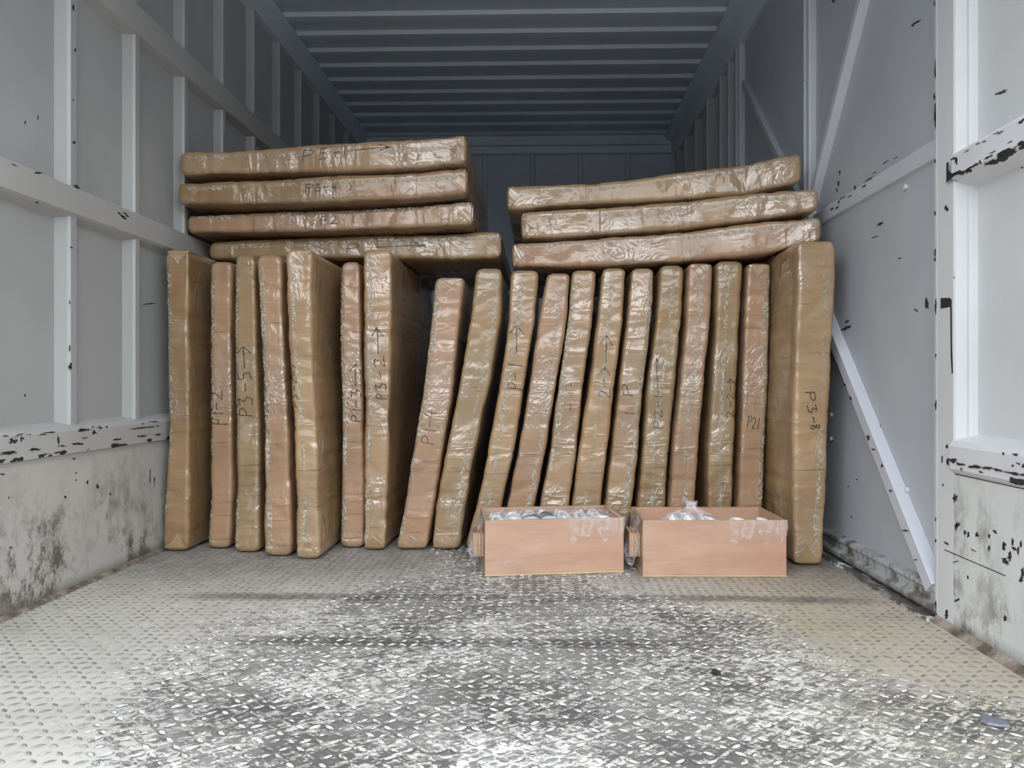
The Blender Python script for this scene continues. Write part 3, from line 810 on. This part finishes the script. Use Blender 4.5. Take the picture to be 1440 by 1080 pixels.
for k, P in enumerate(UP):
    rows = P['rows']; foot = at_z((rows[-1][1] + rows[-1][2]) / 2, rows[-1][0], .006); Y = foot.y
    if k in (9, 10, 11, 12, 13, 14, 15, 16, 17): Y = 2.655 + .012 * (k % 3)
    wr = []
    for (y, xl, xr) in rows:
        A = at_y(xl, y, Y); B = at_y(xr, y, Y)
        B.x = min(B.x, XR - .012 if k != 18 else XR + .002); A.x = max(A.x, XL + .012)
        A.x += .002 if k != 18 else .009; B.x -= .002 if k != 17 else .006
        if k >= 10 and k < 18 and len(wr) < len(prev): A.x = max(A.x, prev[len(wr)] + .003)
        wr.append((A, B))
    prev = [q[1].x for q in wr]
    # feet stand on the plate
    for q in (0, 1): wr[-1][q].z = .008
    root = empty('wrapped_package', (wr[-1][0].x * .5 + wr[-1][1].x * .5, Y + .05, 0))
    tag(root, P['label'], 'package')
    pk = Package(wr, 1.0 if k != 18 else .95, k + 1, 1.0 if k in (0, 4, 6, 18) else (.85 if k < 7 else .68))
    mat = MATS[P['mat']]
    pk.build(root, mat, zmin=.003)
    add_tape(pk, root, P['tape'], .014 + .004 * (k % 2), .003, k)
    if P.get('flap'): add_flap(pk, root, .994, MATS[(P['mat'] + 4) % 5], k)
    add_flap(pk, root, .004, MATS[(P['mat'] + 4) % 5], k + 50) if k in (0, 4, 7, 15, 17) else None
    if P['text']:
        s, (x0, y0), (x1, y1), hp = P['text']

        def mp_(a, b, rows=rows, x0=x0, y0=y0, x1=x1, y1=y1, hp=hp, k=k):
            dx, dy = x1 - x0, y1 - y0; ln = math.hypot(dx, dy); nxp, nyp = dy / ln, -dx / ln   # glyph up direction in the picture plane
            X = x0 + dx * a + nxp * hp * b; Yp = y0 + dy * a + nyp * hp * b
            ytop, ybot = rows[0][0], rows[-1][0]; v = (Yp - ytop) / (ybot - ytop)
            xl = xr = None
            for q in range(len(rows) - 1):
                if Yp <= rows[q + 1][0] or q == len(rows) - 2:
                    f = (Yp - rows[q][0]) / (rows[q + 1][0] - rows[q][0])
                    xl = rows[q][1] + (rows[q + 1][1] - rows[q][1]) * f; xr = rows[q][2] + (rows[q + 1][2] - rows[q][2]) * f; break
            return (max(.02, min(.98, v)), max(.02, min(.98, (X - xl) / (xr - xl))))
        if k == 17 or k == 18:
            pass
        add_text(pk, root, s, mp_, .0034 if k in (1, 2, 5, 6, 9, 18) else .0026)

# flat packages lying across the upright ones: px rows (x, y top, y bottom, Y of the front face), left to right
FLAT = [
    dict(rows=[(293, 338, 366, 2.85), (400, 333, 365, 2.85), (520, 329, 365, 2.85), (620, 326, 367, 2.84), (704, 323, 365, 2.84)], mat=2, tape=.3,
         label='lowest flat wrapped package of the left stack, resting on the upright ones', text=('P  ~', (484, 356), (600, 350), 13)),
    dict(rows=[(262, 299, 331, 2.77), (380, 294, 330, 2.77), (500, 291, 327, 2.76), (600, 285, 323, 2.75), (665, 279, 319, 2.74)], mat=1, tape=.15,
         label='flat wrapped package with a P and C mark, third down in the left stack', text=('P2   C', (449, 317), (505, 314), 14)),
    dict(rows=[(247, 253, 290, 2.69), (360, 249, 291, 2.69), (480, 243, 287, 2.69), (580, 238, 283, 2.69), (657, 231, 276, 2.69)], mat=4, tape=.3,
         label='flat wrapped package marked P3-4, second from the top of the left stack', text=('P3-4   )', (428, 270), (503, 268), 12)),
    dict(rows=[(252, 209, 249, 2.71), (360, 206, 247, 2.70), (480, 197, 244, 2.69), (580, 191, 240, 2.67), (655, 184, 232, 2.66)], mat=0, tape=.35,
         label='topmost flat wrapped package of the left stack, marked P5-1 with a long arrow', text=('P5-1~', (426, 228), (552, 214), 18)),
    dict(rows=[(720, 340, 379, 2.78), (850, 333, 376, 2.73), (970, 322, 369, 2.68), (1080, 308, 359, 2.62), (1157, 301, 342, 2.58)], mat=1, tape=.2,
         label='lowest flat wrapped package of the right stack, just above the upright row', text=None),
    dict(rows=[(733, 295, 338, 2.80), (850, 289, 332, 2.75), (960, 281, 324, 2.69), (1070, 269, 310, 2.63), (1152, 261, 298, 2.59)], mat=0, tape=.3,
         label='middle flat wrapped package of the right stack, round left end sticking out', text=None),
    dict(rows=[(713, 259, 297, 2.82), (830, 255, 290, 2.79), (940, 243, 284, 2.75), (1050, 228, 276, 2.72), (1128, 212, 258, 2.70)], mat=3, tape=.25,
         label='topmost flat wrapped package of the right stack, tilted up towards the door', text=None),
]
for k, P in enumerate(FLAT):
    rows = P['rows']; wr = []
    for (x, yt, yb, Y) in rows:
        A = at_y(x, yb, Y); B = at_y(x, yt, Y)
        sq = .006 if k in (1, 2, 3) else .002; A.z += sq; B.z -= sq
        if A.x > XR - .004: A.x = B.x = XR - .004
        if A.x < XL + .012: A.x = B.x = XL + .012
        wr.append((A, B))
    c0 = (wr[0][0] + wr[-1][0]) / 2
    root = empty('wrapped_package', (c0.x, c0.y + .05, c0.z)); tag(root, P['label'], 'package')
    pk = Package(wr, 1.0, 31 + k, .95, rad=.019)
    pk.build(root, MATS[P['mat']])
    add_tape(pk, root, 1 - P['tape'], .014, .003, 60 + k)
    end = .004 if k > 3 else .996
    add_flap(pk, root, end, MATS[(P['mat'] + 4) % 5], k + 80)
    if P['text']:
        s, (x0, y0), (x1, y1), hp = P['text']

        def mp2(a, b, rows=rows, x0=x0, y0=y0, x1=x1, y1=y1, hp=hp):
            X = x0 + (x1 - x0) * a; Yp = y0 + (y1 - y0) * a - hp * b
            v = (X - rows[0][0]) / (rows[-1][0] - rows[0][0])
            for q in range(len(rows) - 1):
                if X <= rows[q + 1][0] or q == len(rows) - 2:
                    f = (X - rows[q][0]) / (rows[q + 1][0] - rows[q][0])
                    yt = rows[q][1] + (rows[q + 1][1] - rows[q][1]) * f; yb = rows[q][2] + (rows[q + 1][2] - rows[q][2]) * f; break
            return (v, max(.04, min(.96, (yb - Yp) / (yb - yt))))
        add_text(pk, root, s, mp2, .0028)


# ------------------------------------------------------------------ crates
def crate(x0, y0, Wd, D, H, rot, label):
    root = empty('plywood_crate', (x0, y0, 0)); root.rotation_euler = (0, 0, rot); tag(root, label, 'crate', None)
    T = .009

    def b(name, *a, mat=M['ply']):
        m = MB(); m.box(*a); return m.build(name, mat, root, .0008)
    b('front_panel', 0, Wd, 0, T, .006, H)
    b('back_panel', 0, Wd, D - T, D, .006, H - .001)
    b('side_panel', .0003, T, T, D - T, .006, H - .0005)
    b('side_panel', Wd - T, Wd - .0003, T, D - T, .006, H - .0005)
    b('base_panel', -.001, Wd + .001, -.003, D + .001, .0012, .0062, mat=M['ply_edge'])
    # raw edges along the top
    m = MB()
    for (a0, a1, c0, c1) in ((0, Wd, 0, T), (0, Wd, D - T, D), (0, T, T, D - T), (Wd - T, Wd, T, D - T)): m.box(a0, a1, c0, c1, H, H + .0008)
    m.build('top_edge', M['ply_edge'], root)
    # laminated block on the left side
    m = MB()
    for k in range(6): m.box(-.034 + k * .0057, -.034 + k * .0057 + .0042, .05, .15, .052, .128 - .002 * (k % 2), k % 2)
    m.box(-.032, .0, .055, .145, .056, .120, 0)
    m.build('side_block', [M['ply'], M['ply_edge']], root)
    # loose film over the left side and the right end of the front
    rnd = random.Random(int(x0 * 100)); vs = []; fs = []; nu, nv = 22, 14
    for a in range(nu + 1):
        for c in range(nv + 1):
            f, g = a / nu, c / nv
            z = H + .004 - g * (H * (.55 + .35 * abs(math.sin(f * 7)))); out = .006 + .010 * g + .008 * noise.noise(Vector((f * 6, g * 5, x0)))
            if g > .35: out += .028 * math.exp(-((f - .45) / .25) ** 2) * (g - .35) / .65 * 1.2
            vs.append((-max(.003, out), .004 + f * (D - .02), z))
    for a in range(nu):
        for c in range(nv): q = a * (nv + 1) + c; fs.append((q, q + 1, q + nv + 2, q + nv + 1))
    o = mesh_obj('film_wrap', vs, fs, M['bag'], root, True); o['label'] = 'loose clear film hanging over the left side'
    vs = []; fs = []; nu, nv = 36, 16
    for a in range(nu + 1):
        for c in range(nv + 1):
            f, g = a / nu, c / nv
            ln = (.035 + .035 * abs(math.sin(f * 5 + 1)) + .012 * math.sin(f * 23))
            fold = .0035 * math.sin(f * 44 + g * 3) * (.4 + g) + .003 * noise.noise(Vector((f * 12, g * 4, x0 + 3)))
            vs.append((Wd * .60 + f * Wd * .405, -max(.0012, .005 + fold), H + .003 - g * ln))
    for a in range(nu):
        for c in range(nv): q = a * (nv + 1) + c; fs.append((q, q + 1, q + nv + 2, q + nv + 1))
    o = mesh_obj('film_wrap', vs, fs, M['film'], root, True); o['label'] = 'shiny folds of film over the right end of the front'
    return root


a = at_z(682, 811, 0); b_ = at_z(877, 805, 0); rotL = math.atan2(b_.y - a.y, b_.x - a.x); wL = (b_ - a).length
crL = crate(a.x, a.y, wL, .25, .172, rotL, 'left open plywood crate, filled to the brim with film-wrapped white rings')
a2 = at_z(904, 811.5, 0); b2 = at_z(1106, 811.5, 0); rotR = math.atan2(b2.y - a2.y, b2.x - a2.x); wR = (b2 - a2).length
crR = crate(a2.x, a2.y, wR, .255, .174, rotR, 'right open plywood crate, half empty, with a pointed clear bag inside')


def tube_ring(R, r_, h, seg=28):
    """short rounded ring, like a pipe collar"""
    prof = [(R, -h), (R + r_ * .3, -h * 1.0), (R + r_, -h * .7), (R + r_, h * .7), (R + r_ * .7, h), (R, h), (R - r_ * .5, h * .7), (R - r_ * .5, -h * .7)]
    vs = []; fs = []; n = len(prof)
    for k in range(seg):
        a = 2 * math.pi * k / seg
        for p, q in prof: vs.append((p * math.cos(a), p * math.sin(a), q))
    for k in range(seg):
        for j in range(n):
            fs.append((k * n + j, k * n + (j + 1) % n, ((k + 1) % seg) * n + (j + 1) % n, ((k + 1) % seg) * n + j))
    return vs, fs


def loc_to_world(root, p):
    return Matrix.Translation(root.location) @ Matrix.Rotation(root.rotation_euler.z, 4, 'Z') @ Vector(p)


vs, fs = tube_ring(.0205, .0070, .012)
proto = mesh_obj('plastic_ring', vs, fs, M['white'], None, True); proto.data.materials.append(M['grey'])
mesh_g = proto.data.copy(); mesh_g.materials[0] = M['grey']
rnd = random.Random(5); first = True
ringspots = []
for k in range(7):
    for j in range(4):
        ringspots.append((.046 + k * .0568, .042 + j * .0555))
for k, (u, v) in enumerate(ringspots):
    o = proto if first else proto.copy()
    if not first: C.objects.link(o)
    first = False
    grey = (k // 4) in (2, 3) and k % 2 == 0
    if grey: o.data = mesh_g
    o.location = loc_to_world(crL, (u, v, .141 + rnd.uniform(.0, .007)))
    o.rotation_euler = (rnd.uniform(-.8, .8), rnd.uniform(-.5, .5), rnd.uniform(0, 3))
    tag(o, ('dark grey' if grey else 'white') + ' plastic ring under clear film in the full left crate', 'ring', ('dark grey' if grey else 'white') + ' plastic rings heaped in the left crate')
# packing film lump filling the crate beneath and over the rings
def sheet(name, root, x0, x1, y0, y1, fz, mat, nu=40, nv=24):
    vs = []; fs = []
    for a in range(nu + 1):
        for c in range(nv + 1):
            f, g = a / nu, c / nv; x_, y_ = x0 + (x1 - x0) * f, y0 + (y1 - y0) * g
            vs.append(loc_to_world(root, (x_, y_, fz(f, g))))
    for a in range(nu):
        for c in range(nv): q = a * (nv + 1) + c; fs.append((q, q + nv + 1, q + nv + 2, q + 1))
    return mesh_obj(name, vs, fs, mat, None, True)


o = sheet('plastic_sheet', crL, .012, wL - .012, .012, .238, lambda f, g: .166 + .008 * noise.noise(Vector((f * 9, g * 5, 1))) + .005 * noise.noise(Vector((f * 24, g * 12, 2))), M['bag'])
tag(o, 'crumpled clear plastic sheet covering the rings in the left crate', 'plastic sheet')
o = sheet('packing_paper', crL, .012, wL - .012, .012, .238, lambda f, g: .105 + .010 * noise.noise(Vector((f * 9, g * 5, 4))), M['white'])
tag(o, 'white packing liner under the rings in the left crate', 'packing')

# right crate: a gathered bag with a peak, rings inside it, two more lying at the right
labs = ['white plastic ring at the left inside the pointed bag', 'white plastic ring in the middle of the pointed bag', 'white plastic ring at the right inside the pointed bag', 'white plastic ring lying low at the back of the pointed bag',
        'white ring peeping over the front edge right of the bag', 'bluish white ring peeping over the front edge furthest right']
pos = [(.112, .060, .158), (.160, .062, .158), (.218, .058, .156), (.165, .125, .152), (.305, .042, .158), (.39, .045, .158)]
rots = [(.3, .9, .1), (.3, .8, .3), (.3, .2, .2), (.5, .2, .4), (.15, .1, 0), (.2, .3, .5)]
for lb, p, q in zip(labs, pos, rots):
    o = proto.copy(); C.objects.link(o); o.location = loc_to_world(crR, p); o.rotation_euler = q
    tag(o, lb, 'ring', 'white rings in the right crate')
o = sheet('packing_paper', crR, .011, wR - .011, .011, .243, lambda f, g: .128 + .008 * noise.noise(Vector((f * 7, g * 5, 7))), M['ply_edge'])
tag(o, 'brown packing layer under the rings in the right crate', 'packing')
# bag: a lathe-like gathered surface with pleats
vs = []; fs = []; nu, nv = 60, 22; ctr = (.175, .11)
for c in range(nv + 1):
    g = c / nv
    R = .085 * (1 - g) ** 1.15 * (1 + .25 * math.sin(g * 3)) + .0035 + (.012 * max(0, g - .86) / .14)
    z = .137 + .068 * g ** .8 if g < .86 else .137 + .068 * .886 + (g - .86) * .14
    for a in range(nu):
        th = 2 * math.pi * a / nu; rr = R * (1 + .14 * math.sin(th * 7 + g * 2) * (.3 + g) + .12 * noise.noise(Vector((math.cos(th) * 2, math.sin(th) * 2, g * 3))))
        vs.append(loc_to_world(crR, (ctr[0] + rr * 1.15 * math.cos(th), ctr[1] + rr * .85 * math.sin(th), z + .003 * noise.noise(Vector((th * 2, g * 8, 3))))))
for c in range(nv):
    for a in range(nu): q = c * nu + a; q2 = c * nu + (a + 1) % nu; fs.append((q, q2, q2 + nu, q + nu))
o = mesh_obj('plastic_bag', vs, fs, M['bag'], None, True)
tag(o, 'clear plastic bag gathered to a point, inside the right crate', 'bag')

# ------------------------------------------------------------------ litter on the floor
def scrap(name, pts, mat, label, cat, h=.004, lift=.002):
    vs = []; n = len(pts); c = at_z(sum(p[0] for p in pts) / n, sum(p[1] for p in pts) / n, 0)
    out = [at_z(px, py, 0) for px, py in pts]
    for p in out: vs.append((p.x, p.y, lift))
    for p in out: q = p.lerp(c, .15); vs.append((q.x, q.y, lift + h))
    vs.append((c.x, c.y, lift + h * 1.5))
    fs = [(k, (k + 1) % n, n + (k + 1) % n, n + k) for k in range(n)] + [(n + k, n + (k + 1) % n, 2 * n) for k in range(n)] + [tuple(reversed(range(n)))]
    o = mesh_obj(name, vs, fs, mat, None, False); tag(o, label, cat); return o


t = NT('grey_blue_plastic'); t.put(t.b.inputs['Base Color'], (.17, .18, .21)); t.b.inputs['Roughness'].default_value = .4; M['scrap'] = t.m
scrap('plastic_scrap', [(1376, 1010), (1384, 1006), (1396, 1012), (1410, 1014), (1421, 1020), (1422, 1025), (1405, 1024), (1388, 1021), (1378, 1016)], M['scrap'], 'grey blue torn plastic scrap on the floor near the right wall', 'scrap')
t = NT('dark_dirt_clump'); t.put(t.b.inputs['Base Color'], (.03, .028, .025)); t.b.inputs['Roughness'].default_value = .9; M['clump'] = t.m
scrap('dirt_clump', [(998, 948), (1001, 946), (1001, 943), (1004, 945), (1006, 941), (1007, 945), (1010, 944), (1010, 947), (1014, 947), (1011, 949), (1015, 951), (1010, 951), (1008, 953), (1005, 950), (1002, 952), (1002, 949)], M['clump'], 'small dark clump of dirt on the floor in front of the right crate', 'debris', .003)
